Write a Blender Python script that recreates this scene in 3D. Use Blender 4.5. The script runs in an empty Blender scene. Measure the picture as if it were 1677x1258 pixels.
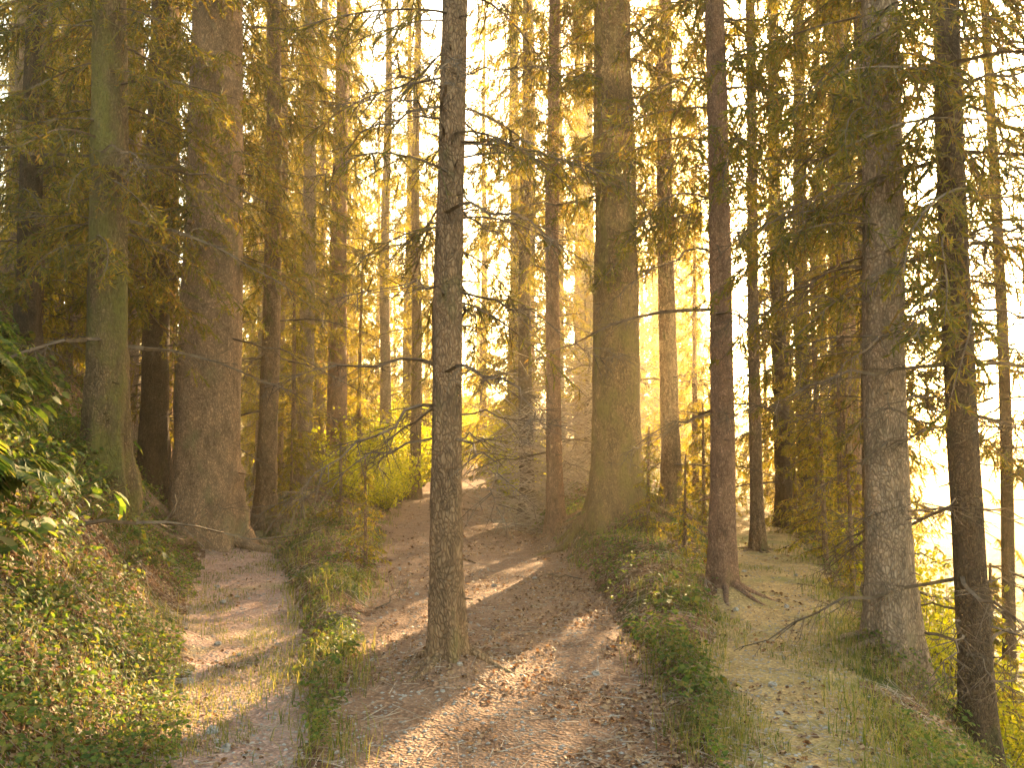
import bpy, math
import numpy as np
from mathutils import Vector, Matrix, Euler

# ------------------------------------------------------------------ camera, sky, sun, exposure
sc = bpy.context.scene
C = sc.collection
R = math.radians
F = 1452.0                       # focal length in photo pixels (photo is 1677 wide)
HZ = 720.0                       # photo row of the horizon
EYE = 1.6
cam = bpy.data.cameras.new('Camera')
cam.sensor_fit = 'HORIZONTAL'; cam.sensor_width = 36; cam.lens = 36 * F / 1677
cam.clip_start = 0.05; cam.clip_end = 5000
cam_ob = bpy.data.objects.new('Camera', cam); C.objects.link(cam_ob)
cam_ob.location = (0, 0, EYE); cam_ob.rotation_euler = (R(90) + math.atan((HZ - 629) / F), 0, 0)
sc.camera = cam_ob

SUN_AZ, SUN_EL = R(20.0), R(17.0)
world = bpy.data.worlds.new('World'); sc.world = world; world.use_nodes = True
wn = world.node_tree
sky = wn.nodes.new('ShaderNodeTexSky'); sky.sky_type = 'NISHITA'; sky.sun_disc = False
sky.sun_elevation = SUN_EL; sky.sun_rotation = SUN_AZ
sky.air_density = 1.3; sky.dust_density = 1.2; sky.ozone_density = 0.4
tint = wn.nodes.new('ShaderNodeMix'); tint.data_type = 'RGBA'; tint.blend_type = 'MULTIPLY'; tint.inputs[0].default_value = 1.0
tint.inputs[7].default_value = (1.0, 0.89, 0.71, 1)        # warm white balance of the photograph
wn.links.new(sky.outputs[0], tint.inputs[6]); wn.links.new(tint.outputs[2], wn.nodes['Background'].inputs[0])
wn.nodes['Background'].inputs[1].default_value = 0.15

sun = bpy.data.lights.new('Sun', 'SUN'); sun.energy = 5.0; sun.angle = R(0.6); sun.color = (1.0, 0.70, 0.36)
sun_ob = bpy.data.objects.new('Sun', sun); C.objects.link(sun_ob)
sd = Vector((math.sin(SUN_AZ) * math.cos(SUN_EL), math.cos(SUN_AZ) * math.cos(SUN_EL), math.sin(SUN_EL)))
sun_ob.rotation_euler = sd.to_track_quat('Z', 'Y').to_euler()
sun_ob.location = sd * 60

vs = sc.view_settings
vs.view_transform = 'Standard'; vs.look = 'None'; vs.gamma = 1; vs.exposure = 3.22
cy = sc.cycles
cy.max_bounces = 7; cy.diffuse_bounces = 3; cy.glossy_bounces = 2; cy.transmission_bounces = 4
cy.volume_bounces = 1; cy.transparent_max_bounces = 8; cy.use_denoising = True
cy.sample_clamp_indirect = 6.0; cy.caustics_reflective = False; cy.caustics_refractive = False

rng = np.random.default_rng(11)
HAZE_DENSITY = 0.0025

# ------------------------------------------------------------------ mesh helpers
def tag(o, label=None, cat=None, group=None, kind=None):
    if label: o['label'] = label
    if cat: o['category'] = cat
    if group: o['group'] = group
    if kind: o['kind'] = kind
    return o

def mesh_from(name, chunks, mats, smooth=False):
    """chunks: list of (verts (n,3), faces (m,k), material index)"""
    V, L, S, M = [], [], [], []
    off = 0; lo = 0
    for v, f, mi in chunks:
        v = np.asarray(v, float).reshape(-1, 3); f = np.asarray(f, int)
        if len(f) == 0: continue
        V.append(v); L.append((f + off).ravel())
        k = f.shape[1]
        S.append(lo + np.arange(len(f)) * k); lo += f.size
        M.append(np.full(len(f), mi)); off += len(v)
    V = np.concatenate(V); L = np.concatenate(L); S = np.concatenate(S); M = np.concatenate(M)
    me = bpy.data.meshes.new(name)
    me.vertices.add(len(V)); me.vertices.foreach_set('co', V.astype(np.float32).ravel())
    me.loops.add(len(L)); me.loops.foreach_set('vertex_index', L.astype(np.int32))
    me.polygons.add(len(S)); me.polygons.foreach_set('loop_start', S.astype(np.int32))
    for m in mats: me.materials.append(m)
    me.polygons.foreach_set('material_index', M.astype(np.int32))
    me.update(calc_edges=True); me.validate()
    me.polygons.foreach_set('use_smooth', np.full(len(me.polygons), smooth))
    return me

def add(name, me, parent=None):
    o = bpy.data.objects.new(name, me); C.objects.link(o)
    if parent is not None: o.parent = parent
    return o

def empty(name, loc, rz=0, s=1.0):
    o = bpy.data.objects.new(name, None); C.objects.link(o)
    o.location = loc; o.rotation_euler = (0, 0, rz); o.scale = (s, s, s)
    o.empty_display_size = 0.3
    return o

def norm(a):
    return a / np.maximum(np.linalg.norm(a, axis=-1, keepdims=True), 1e-9)

def perp(d, r):
    """random unit vectors perpendicular to d"""
    return norm(np.cross(d, r.normal(size=d.shape)))

def ribbons(P0, P1, w0, w1, r, side=None):
    """flat tapered strips (needle sprays)"""
    d = norm(P1 - P0)
    s = perp(d, r) if side is None else side
    w0 = np.broadcast_to(np.asarray(w0, float), (len(P0),))[:, None] / 2
    w1 = np.broadcast_to(np.asarray(w1, float), (len(P0),))[:, None] / 2
    V = np.stack([P0 - s * w0, P0 + s * w0, P1 + s * w1, P1 - s * w1], 1).reshape(-1, 3)
    return V, np.arange(len(P0) * 4).reshape(-1, 4)

def sticks(P0, P1, r0, r1, r):
    """three-sided tapered sticks"""
    d = norm(P1 - P0); a = perp(d, r); b = np.cross(d, a)
    r0 = np.broadcast_to(np.asarray(r0, float), (len(P0),))[:, None]
    r1 = np.broadcast_to(np.asarray(r1, float), (len(P0),))[:, None]
    vs_ = []
    for P, rr in ((P0, r0), (P1, r1)):
        for k in range(3):
            t = 2 * math.pi * k / 3
            vs_.append(P + (a * math.cos(t) + b * math.sin(t)) * rr)
    V = np.stack(vs_, 1).reshape(-1, 3)
    base = np.arange(len(P0))[:, None] * 6
    f = np.concatenate([base + np.array([[0, 1, 4, 3]]), base + np.array([[1, 2, 5, 4]]), base + np.array([[2, 0, 3, 5]])])
    return V, f

def scatter(tv, tf, pos, fx, fy, fz, scale):
    """copies of a template (verts, faces) in frames"""
    tv = np.asarray(tv, float); scale = np.broadcast_to(np.asarray(scale, float), (len(pos),))
    V = (pos[:, None, :] + scale[:, None, None] * (tv[None, :, 0:1] * fx[:, None, :] + tv[None, :, 1:2] * fy[:, None, :] + tv[None, :, 2:3] * fz[:, None, :]))
    n = len(tv)
    f = (np.arange(len(pos))[:, None, None] * n + np.asarray(tf)[None]).reshape(-1, len(tf[0]))
    return V.reshape(-1, 3), f

# value noise -------------------------------------------------------
_tab = np.random.default_rng(3).random((256, 256))
def vnoise(x, y):
    xi = np.floor(x).astype(int); yi = np.floor(y).astype(int)
    fx = x - xi; fy = y - yi
    fx = fx * fx * (3 - 2 * fx); fy = fy * fy * (3 - 2 * fy)
    g = lambda i, j: _tab[i % 256, j % 256]
    return (g(xi, yi) * (1 - fx) + g(xi + 1, yi) * fx) * (1 - fy) + (g(xi, yi + 1) * (1 - fx) + g(xi + 1, yi + 1) * fx) * fy
def fbm(x, y, o=4):
    s = 0; a = 0.5
    for k in range(o):
        s = s + a * (vnoise(x * 2 ** k + 17.3 * k, y * 2 ** k + 5.1 * k) - 0.5); a *= 0.5
    return s

# ------------------------------------------------------------------ terrain
Yk  = np.array([0.0, 2.5, 4.32, 6.1, 8.3, 12.9, 19.4, 33.0, 45.0, 70, 200.])
LPl = np.array([-1.55, -1.6, -1.75, -2.25, -3.0, -4.55, -6.9, -11.0, -14.6, -23, -66])
LPr = np.array([-0.9, -0.9, -0.97, -1.36, -1.90, -3.45, -5.55, -10.4, -14.2, -22.6, -65.6])
CPl = np.array([-0.9, -0.9, -0.92, -1.10, -1.36, -1.94, -2.65, -3.1, -3.6, -3.0, 0.])
CPr = np.array([0.85, 0.86, 0.95, 1.02, 0.98, 0.73, -0.05, -0.75, -1.6, -1.6, 1.5])
RPl = np.array([0.87, 0.88, 1.0, 1.31, 1.87, 2.95, 4.57, 8.4, 11.7, 18.4, 53])
RPr = np.array([1.75, 1.8, 1.95, 2.42, 3.12, 4.37, 5.80, 9.2, 12.3, 19.0, 54])
def ed(a, y): return np.interp(y, Yk, a)
def sp(d, k=0.15):                 # smooth ramp
    return k * np.logaddexp(0, d / k)
WATER_Z = -7.5
NEAR = ((165, 9, 62), (250, 14, 42), (342, 12.5, 104), (440, 15, 30), (740, 6.2, 46), (908, 13.5, 24), (1008, 12.8, 78), (1096, 13.5, 28), (1180, 9, 36), (1456, 7, 66), (1580, 6.7, 46))
def path_masks(x, y):
    j = 0.34 * fbm(x * 1.3 + 9, y * 1.3, 3) + 0.28 * fbm(x * 4.5, y * 4.5 + 3, 3)
    mL = (x > ed(LPl, y) + j) & (x < ed(LPr, y) + j) & (y < 44)
    mC = (x > ed(CPl, y) + j) & (x < ed(CPr, y) + j) & (y < 66)
    mR = (x > ed(RPl, y) + j) & (x < ed(RPr, y) + j) & (y < 46)
    return mL, mC, mR
def H(x, y):
    x = np.asarray(x, float); y = np.asarray(y, float)
    yy = np.maximum(y, 0)
    lpl, lpr, cpl, cpr, rpl, rpr = [ed(a, yy) for a in (LPl, LPr, CPl, CPr, RPl, RPr)]
    d = lpl - 0.12 - x
    z = 1.30 * sp(d, 0.12) - 0.65 * sp(d - 4.6, 0.8) - 0.45 * sp(d - 14, 2)
    t = np.clip((x - lpr) / np.maximum(cpl - lpr, 0.05), 0, 1)
    z += np.interp(yy, [4, 7, 12, 20, 40], [0, .10, .30, .55, .8]) * np.sin(math.pi * t) ** 0.8
    t = np.clip((x - cpr) / np.maximum(rpl - cpr, 0.05), 0, 1)
    z += np.interp(yy, [4, 7, 11, 16, 24, 40], [0, .12, .35, .85, 1.1, 1.0]) * np.sin(math.pi * t) ** 0.7
    d = x - rpr - 0.25
    z -= 1.25 * sp(d, 0.2)
    z = np.maximum(z, WATER_Z - 1.5)
    z += 0.05 * sp(yy - 55, 6) * (x < rpr + 3)
    off = np.clip(np.minimum(np.minimum(np.abs(x - (lpl + lpr) / 2) - (lpr - lpl) / 2, np.abs(x - (cpl + cpr) / 2) - (cpr - cpl) / 2),
                             np.abs(x - (rpl + rpr) / 2) - (rpr - rpl) / 2) / 0.4, 0, 1)
    for px_, Y_, w_ in NEAR:
        r_ = w_ / F * Y_ / 2; s_ = 1.6 * r_ + 0.16
        z += 0.16 * np.exp(-((x - (px_ - 838.5) / F * Y_) ** 2 + (y - Y_) ** 2) / s_ ** 2)
    z += fbm(x * 0.9, y * 0.9, 4) * (0.05 + 0.32 * off) + fbm(x * 6, y * 6, 2) * (0.012 + 0.07 * off)
    return z
def h1(x, y): return float(H(np.array([x]), np.array([y]))[0])
def onpath(x, y, m=0.0):
    yy = np.maximum(y, 0)
    r = np.zeros(np.shape(x), bool)
    for a, b, ym in ((LPl, LPr, 44), (CPl, CPr, 66), (RPl, RPr, 46)):
        r |= (x > ed(a, yy) - m) & (x < ed(b, yy) + m) & (y < ym)
    return r
def normal_at(x, y, e=0.08):
    zx = (H(x + e, y) - H(x - e, y)) / (2 * e); zy = (H(x, y + e) - H(x, y - e)) / (2 * e)
    return norm(np.stack([-zx, -zy, np.ones_like(zx)], -1))

# ------------------------------------------------------------------ materials
def newmat(name):
    m = bpy.data.materials.new(name); m.use_nodes = True
    nt = m.node_tree; nt.nodes.clear()
    out = nt.nodes.new('ShaderNodeOutputMaterial')
    return m, nt, out
def N(nt, typ, **kw):
    n = nt.nodes.new(typ)
    for k, v in kw.items():
        if k == 'inp':
            for i, val in v.items(): n.inputs[i].default_value = val
        else: setattr(n, k, v)
    return n
def ramp(nt, fac, stops):
    r = nt.nodes.new('ShaderNodeValToRGB'); e = r.color_ramp.elements
    while len(e) < len(stops): e.new(0.5)
    for el, (p, c) in zip(e, stops): el.position = p; el.color = (*c, 1)
    nt.links.new(fac, r.inputs[0]); return r.outputs[0]
def noise(nt, vec, scale, detail=5, rough=0.6):
    n = N(nt, 'ShaderNodeTexNoise', inp={'Scale': scale, 'Detail': detail, 'Roughness': rough})
    if vec is not None: nt.links.new(vec, n.inputs['Vector'])
    return n.outputs[0]
def mix(nt, fac, a, b, mode='MIX'):
    n = nt.nodes.new('ShaderNodeMix'); n.data_type = 'RGBA'; n.blend_type = mode
    for s, v in ((0, fac), (6, a), (7, b)):
        if hasattr(v, 'is_linked') or hasattr(v, 'links'): nt.links.new(v, n.inputs[s])
        elif s == 0: n.inputs[0].default_value = v
        else: n.inputs[s].default_value = (*v, 1)
    return n.outputs[2]
def bump(nt, h, strength, dist):
    b = N(nt, 'ShaderNodeBump', inp={'Strength': strength, 'Distance': dist})
    nt.links.new(h, b.inputs['Height']); return b.outputs[0]
def pos(nt): return nt.nodes.new('ShaderNodeNewGeometry').outputs['Position']

def mat_bark(name, dark, light, moss, moss_amt, sc_=1.0):
    m, nt, out = newmat(name)
    tc = nt.nodes.new('ShaderNodeTexCoord'); mp = N(nt, 'ShaderNodeMapping'); mp.inputs['Scale'].default_value = (1, 1, 0.45)
    nt.links.new(tc.outputs['Object'], mp.inputs[0]); v = mp.outputs[0]
    wob = N(nt, 'ShaderNodeTexNoise', inp={'Scale': 9.0 * sc_, 'Detail': 3}); nt.links.new(v, wob.inputs['Vector'])
    vm = N(nt, 'ShaderNodeVectorMath', operation='MULTIPLY_ADD'); vm.inputs[1].default_value = (0.10, 0.10, 0.10)
    nt.links.new(wob.outputs['Color'], vm.inputs[0]); nt.links.new(v, vm.inputs[2])
    vo = N(nt, 'ShaderNodeTexVoronoi', feature='DISTANCE_TO_EDGE', inp={'Scale': 46.0 * sc_}); nt.links.new(vm.outputs[0], vo.inputs['Vector'])
    vc = N(nt, 'ShaderNodeTexVoronoi', inp={'Scale': 46.0 * sc_}); nt.links.new(vm.outputs[0], vc.inputs['Vector'])
    n1 = noise(nt, v, 38 * sc_, 6, 0.7); n2 = noise(nt, v, 3.1, 4)
    base = ramp(nt, n1, [(0.28, dark), (0.72, light)])
    base = mix(nt, 0.55, base, ramp(nt, vc.outputs['Color'], [(0.1, [c * 0.6 for c in light]), (0.9, [min(1, c * 1.25) for c in light])]))
    crack = ramp(nt, vo.outputs[0], [(0.0, (0.48, 0.44, 0.42)), (0.25, (1, 1, 1))])
    base = mix(nt, 0.9, base, crack, 'MULTIPLY')
    base = mix(nt, 1.0, base, ramp(nt, noise(nt, v, 5.5, 5, 0.7), [(0.3, (0.55, 0.55, 0.56)), (0.5, (1.0, 0.98, 0.95)), (0.7, (1.45, 1.35, 1.25))]), 'MULTIPLY')
    mm = ramp(nt, n2, [(0.62 - moss_amt * 0.35, (0, 0, 0)), (0.80 - moss_amt * 0.35, (1, 1, 1))])
    base = mix(nt, mm, base, ramp(nt, n1, [(0.3, [c * 0.5 for c in moss]), (0.7, moss)]))
    b = N(nt, 'ShaderNodeBsdfPrincipled', inp={'Roughness': 0.9, 'Specular IOR Level': 0.2})
    nt.links.new(base, b.inputs['Base Color'])
    hh = N(nt, 'ShaderNodeMath', operation='ADD'); nt.links.new(crack, hh.inputs[0]); nt.links.new(n1, hh.inputs[1])
    nt.links.new(bump(nt, hh.outputs[0], 0.9, 0.018), b.inputs['Normal'])
    nt.links.new(b.outputs[0], out.inputs[0]); return m

def mat_leaf(name, cols, trans, tmix=0.45, rough=0.5):
    """thin leaves: reflect and let light through; colour differs from leaf to leaf"""
    m, nt, out = newmat(name)
    g = nt.nodes.new('ShaderNodeNewGeometry')
    col = ramp(nt, g.outputs['Random Per Island'], [(i / (len(cols) - 1), c) for i, c in enumerate(cols)])
    nz = noise(nt, pos(nt), 1.3, 3)
    col = mix(nt, 1.0, col, ramp(nt, nz, [(0.3, (0.6, 0.6, 0.55)), (0.7, (1.25, 1.2, 1.1))]), 'MULTIPLY')
    tcol = mix(nt, 1.0, col, trans, 'MULTIPLY')
    d = N(nt, 'ShaderNodeBsdfPrincipled', inp={'Roughness': rough, 'Specular IOR Level': 0.18}); nt.links.new(col, d.inputs['Base Color'])
    t = N(nt, 'ShaderNodeBsdfTranslucent'); nt.links.new(tcol, t.inputs[0])
    ms = N(nt, 'ShaderNodeMixShader', inp={0: tmix})
    nt.links.new(d.outputs[0], ms.inputs[1]); nt.links.new(t.outputs[0], ms.inputs[2])
    nt.links.new(ms.outputs[0], out.inputs[0]); return m

def mat_simple(name, stops, scale, rough=0.85, bs=0.5, bd=0.01):
    m, nt, out = newmat(name)
    n1 = noise(nt, pos(nt), scale, 6, 0.65)
    b = N(nt, 'ShaderNodeBsdfPrincipled', inp={'Roughness': rough, 'Specular IOR Level': 0.25})
    nt.links.new(ramp(nt, n1, stops), b.inputs['Base Color'])
    nt.links.new(bump(nt, n1, bs, bd), b.inputs['Normal'])
    nt.links.new(b.outputs[0], out.inputs[0]); return m

def mat_ground():
    m, nt, out = newmat('forest_floor'); p = pos(nt)
    n1 = noise(nt, p, 1.1, 5); n2 = noise(nt, p, 26, 6, 0.7); n3 = noise(nt, p, 0.45, 3)
    vo = N(nt, 'ShaderNodeTexVoronoi', inp={'Scale': 34.0}); nt.links.new(p, vo.inputs['Vector'])
    lit = ramp(nt, vo.outputs['Color'], [(0.0, (0.055, 0.024, 0.013)), (0.45, (0.15, 0.068, 0.036)), (0.8, (0.24, 0.13, 0.075)), (1.0, (0.32, 0.22, 0.14))])
    soil = ramp(nt, n2, [(0.3, (0.03, 0.018, 0.011)), (0.7, (0.14, 0.08, 0.045))])
    base = mix(nt, 0.6, soil, lit)
    moss = ramp(nt, n2, [(0.3, (0.02, 0.03, 0.006)), (0.7, (0.09, 0.11, 0.02))])
    base = mix(nt, ramp(nt, n1, [(0.48, (0, 0, 0)), (0.6, (1, 1, 1))]), base, moss)
    b = N(nt, 'ShaderNodeBsdfPrincipled', inp={'Roughness': 0.95, 'Specular IOR Level': 0.15}); nt.links.new(base, b.inputs['Base Color'])
    hh = N(nt, 'ShaderNodeMath', operation='ADD'); nt.links.new(vo.outputs['Distance'], hh.inputs[0]); nt.links.new(n2, hh.inputs[1])
    nt.links.new(bump(nt, hh.outputs[0], 0.9, 0.03), b.inputs['Normal'])
    nt.links.new(b.outputs[0], out.inputs[0]); return m

def mat_path(name, a, b_, c, moss_amt):
    m, nt, out = newmat(name); p = pos(nt)
    n1 = noise(nt, p, 0.9, 5); n2 = noise(nt, p, 32, 6, 0.75); n4 = noise(nt, p, 3.5, 5, 0.65)
    vo = N(nt, 'ShaderNodeTexVoronoi', inp={'Scale': 48.0, 'Randomness': 1.0}); nt.links.new(p, vo.inputs['Vector'])
    grit = ramp(nt, vo.outputs['Color'], [(0.0, [x * 0.35 for x in a]), (0.5, a), (0.8, b_), (1.0, [min(1, x * 1.35) for x in c])])
    base = mix(nt, 0.38, grit, ramp(nt, n2, [(0.3, [x * 0.6 for x in a]), (0.7, b_)]))
    base = mix(nt, ramp(nt, n4, [(0.35, (0, 0, 0)), (0.7, (0.45, 0.45, 0.45))]), base, c)
    base = mix(nt, ramp(nt, n1, [(0.66 - moss_amt, (0, 0, 0)), (0.80 - moss_amt, (0.8, 0.8, 0.8))]), base, ramp(nt, n2, [(0.3, (0.07, 0.075, 0.015)), (0.7, (0.2, 0.19, 0.05))]))
    b = N(nt, 'ShaderNodeBsdfPrincipled', inp={'Roughness': 0.9, 'Specular IOR Level': 0.2}); nt.links.new(base, b.inputs['Base Color'])
    hh = N(nt, 'ShaderNodeMath', operation='ADD'); nt.links.new(vo.outputs['Distance'], hh.inputs[0]); nt.links.new(n4, hh.inputs[1])
    nt.links.new(bump(nt, hh.outputs[0], 0.8, 0.02), b.inputs['Normal'])
    nt.links.new(b.outputs[0], out.inputs[0]); return m

def mat_water():
    m, nt, out = newmat('lake_water')
    n1 = noise(nt, pos(nt), 0.9, 5)
    nb = bump(nt, n1, 1.0, 0.6)
    d = N(nt, 'ShaderNodeBsdfDiffuse', inp={'Color': (0.018, 0.028, 0.036, 1)})
    gl = N(nt, 'ShaderNodeBsdfGlossy', inp={'Color': (0.17, 0.20, 0.23, 1), 'Roughness': 0.08})
    ms = N(nt, 'ShaderNodeMixShader', inp={0: 0.10})
    for q in (d, gl): nt.links.new(nb, q.inputs['Normal'])
    nt.links.new(d.outputs[0], ms.inputs[1]); nt.links.new(gl.outputs[0], ms.inputs[2]); nt.links.new(ms.outputs[0], out.inputs[0]); return m

BARK = {
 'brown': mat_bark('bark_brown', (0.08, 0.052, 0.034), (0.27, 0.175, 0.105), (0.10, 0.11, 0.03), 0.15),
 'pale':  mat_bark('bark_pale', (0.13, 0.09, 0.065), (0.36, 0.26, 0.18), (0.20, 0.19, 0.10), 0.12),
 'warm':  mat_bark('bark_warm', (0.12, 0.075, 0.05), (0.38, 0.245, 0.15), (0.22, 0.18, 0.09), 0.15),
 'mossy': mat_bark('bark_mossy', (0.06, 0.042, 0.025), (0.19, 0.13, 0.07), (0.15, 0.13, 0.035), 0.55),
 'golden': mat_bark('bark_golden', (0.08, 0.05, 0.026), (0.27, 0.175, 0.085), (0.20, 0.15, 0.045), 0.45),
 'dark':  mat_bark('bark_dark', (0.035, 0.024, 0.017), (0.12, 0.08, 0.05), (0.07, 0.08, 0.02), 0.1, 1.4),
 'red':   mat_bark('bark_red', (0.12, 0.068, 0.046), (0.36, 0.21, 0.135), (0.17, 0.14, 0.05), 0.1, 1.4),
}
M_twig = mat_simple('dead_twig', [(0.3, (0.045, 0.03, 0.02)), (0.7, (0.16, 0.11, 0.07))], 12)
M_paletwig = mat_simple('bleached_twig', [(0.3, (0.16, 0.12, 0.09)), (0.7, (0.42, 0.33, 0.25))], 12)
M_needle = mat_leaf('spruce_needles', [(0.035, 0.048, 0.012), (0.066, 0.076, 0.016), (0.115, 0.112, 0.022), (0.10, 0.062, 0.024)], (3.7, 2.85, 0.9), 0.5)
M_needle2 = mat_leaf('young_needles', [(0.055, 0.078, 0.012), (0.10, 0.11, 0.016), (0.165, 0.155, 0.024), (0.12, 0.085, 0.022)], (3.8, 2.95, 0.65), 0.55)
M_leaf = mat_leaf('green_leaves', [(0.028, 0.055, 0.011), (0.055, 0.09, 0.018), (0.085, 0.125, 0.026), (0.16, 0.16, 0.04), (0.13, 0.09, 0.04)], (2.4, 2.4, 0.9), 0.45, 0.6)
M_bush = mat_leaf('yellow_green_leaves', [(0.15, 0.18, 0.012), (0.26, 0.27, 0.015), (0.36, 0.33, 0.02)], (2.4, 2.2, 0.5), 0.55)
M_grass = mat_leaf('grass_blades', [(0.05, 0.075, 0.014), (0.10, 0.12, 0.025), (0.18, 0.16, 0.045), (0.24, 0.19, 0.08)], (2.0, 2.0, 1.2), 0.45)
M_litter = mat_leaf('dry_leaves', [(0.05, 0.026, 0.014), (0.12, 0.06, 0.03), (0.22, 0.13, 0.075), (0.36, 0.26, 0.17), (0.14, 0.08, 0.05)], (1.6, 1.3, 1.0), 0.25, 0.6)
M_stone = mat_simple('grey_stone', [(0.3, (0.12, 0.105, 0.09)), (0.7, (0.36, 0.32, 0.28))], 18)
M_ground = mat_ground()
M_pathL = mat_path('gravel_path', (0.22, 0.122, 0.088), (0.37, 0.225, 0.165), (0.46, 0.32, 0.25), 0.13)
M_pathC = mat_path('litter_path', (0.12, 0.06, 0.035), (0.26, 0.145, 0.085), (0.34, 0.21, 0.135), 0.0)
M_pathR = mat_path('golden_path', (0.24, 0.15, 0.06), (0.40, 0.265, 0.11), (0.48, 0.34, 0.16), 0.17)

# ------------------------------------------------------------------ ground, paths, water
a1 = np.concatenate([np.linspace(-180, -48, 45)[:-1], np.linspace(-48, 48, 430), np.linspace(48, 180, 45)[1:]])
rr = np.concatenate([[0.05, 0.6, 1.2], np.geomspace(1.8, 60, 330), np.geomspace(60, 900, 40)[1:]])
A, RR = np.meshgrid(np.radians(a1), rr)
GX = RR * np.sin(A); GY = RR * np.cos(A)
GZ = H(GX, GY)
ni, nj = GX.shape
V = np.stack([GX, GY, GZ], -1).reshape(-1, 3)
idx = np.arange(ni * nj).reshape(ni, nj)
Fq = np.stack([idx[:-1, :-1], idx[:-1, 1:], idx[1:, 1:], idx[1:, :-1]], -1).reshape(-1, 4)[:, ::-1]
cen = V[Fq].mean(1)
mL, mC, mR = path_masks(cen[:, 0], cen[:, 1])
neg = cen[:, 1] < -1
mC = mC & ~neg; mL = mL & ~mC & ~neg; mR = mR & ~mC & ~mL & ~neg
def sub(mask):
    f = Fq[mask]; u, inv = np.unique(f, return_inverse=True)
    return V[u], inv.reshape(-1, 4)
for nm, mk, mt, lb in (('ground', ~(mL | mC | mR), M_ground, 'brown leaf littered forest floor rising to the left and falling to the lake'),
                   ('path', mL, M_pathL, 'pale gravel path running along the foot of the leafy bank'),
                   ('path', mC, M_pathC, 'wide reddish brown path between the two verges'),
                   ('path', mR, M_pathR, 'golden gravel path along the top of the lakeside slope')):
    v, f = sub(mk)
    tag(add(nm, mesh_from(nm, [(v, f, 0)], [mt], True)), lb, 'ground' if nm == 'ground' else 'path', kind='structure')
wv = np.array([[2, -200, WATER_Z], [1500, -200, WATER_Z], [1500, 1500, WATER_Z], [2, 1500, WATER_Z]])
tag(add('water', mesh_from('water', [(wv, [[0, 1, 2, 3]], 0)], [mat_water()])), 'pale bright lake water beyond the trees on the right', 'water', kind='structure')

# ------------------------------------------------------------------ trees
def tube(P, rad, k=7):
    P = np.asarray(P, float); d = np.gradient(P, axis=0); d = norm(d)
    a = norm(np.cross(d, np.array([0.13, 0.07, 1.0]))); b = np.cross(d, a)
    th = np.linspace(0, 2 * math.pi, k, endpoint=False)
    V = P[:, None] + rad[:, None, None] * (a[:, None] * np.cos(th)[None, :, None] + b[:, None] * np.sin(th)[None, :, None])
    i = np.arange(len(P) - 1)[:, None] * k; j = np.arange(k)[None]; j2 = (j + 1) % k
    return V.reshape(-1, 3), np.stack([i + j, i + j2, i + k + j2, i + k + j], -1).reshape(-1, 4)

def trunk_mesh(name, r, height, mat, seed, lean=(0, 0), flare=0.7, seg=22, base=None):
    g = np.random.default_rng(seed)
    zs = np.concatenate([[-0.5, -0.2], np.linspace(0, 1.2, 12), np.linspace(1.3, height, 34)])
    th = np.linspace(0, 2 * math.pi, seg, endpoint=False)
    ph = g.random(4) * 6.28; nroot = g.integers(4, 7)
    rings = []
    for z in zs:
        t = max(z, 0) / height
        rad = r * (1 - t) ** 0.75 + 0.012
        fl = flare * math.exp(-max(z, 0) / (0.30 + r * 0.6)) + (0.25 if z < 0 else 0)
        rr_ = rad * (1 + fl * (0.55 + 0.45 * np.cos(nroot * th + ph[0])) + 0.05 * np.sin(3 * th + ph[1] + z * 0.6) + 0.035 * np.sin(7 * th + ph[2] - z * 1.7) + 0.03 * g.normal(size=seg))
        cx = lean[0] * z + 0.03 * math.sin(z * 0.55 + ph[3]); cy_ = lean[1] * z + 0.03 * math.cos(z * 0.45 + ph[2])
        rings.append(np.stack([cx + rr_ * np.cos(th), cy_ + rr_ * np.sin(th), np.full(seg, z)], -1))
    V = np.concatenate(rings)
    i = np.arange(len(zs) - 1)[:, None] * seg; j = np.arange(seg)[None]; j2 = (j + 1) % seg
    f = np.stack([i + j, i + j2, i + seg + j2, i + seg + j], -1).reshape(-1, 4)
    ns = 46 if seg > 16 else 14
    z = g.uniform(0.02 * height, 0.38 * height, ns); az = g.uniform(0, 6.283, ns); rad = r * (1 - z / height) ** 0.75
    o = np.stack([np.cos(az), np.sin(az), g.uniform(-0.35, 0.25, ns)], 1)
    P = np.stack([lean[0] * z, lean[1] * z, z], 1) + o * (rad * 0.85)[:, None]
    sv, sf = sticks(P, P + o * (g.uniform(0.03, 0.16, ns) + 0.15 * rad)[:, None], 0.006 + 0.05 * rad, 0.004, g)
    ch = [(V, f, 0), (sv, sf, 0)]
    if base is not None:                                   # roots running out over the ground
        for q in range(int(g.integers(6, 9))):
            a0 = 6.283 * q / 7 + g.uniform(-0.35, 0.35); ln = r * g.uniform(1.8, 3.6) + g.uniform(0.15, 0.45); s_ = np.linspace(0, 1, 12)
            aa = a0 + 0.35 * np.sin(s_ * 3 + g.random() * 6) * s_
            q_ = r * 0.55 + ln * s_; rx = np.cos(aa) * q_; ry = np.sin(aa) * q_
            rz = H(base[0] + rx, base[1] + ry) - base[2] + 0.30 * r * np.exp(-s_ * 4) + 0.004 - 0.07 * s_ ** 2
            ch.append((*tube(np.stack([rx, ry, rz], 1), r * 0.23 * (1 - s_) ** 1.1 + 0.010), 0))
    return mesh_from(name, ch, [mat], True)

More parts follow.
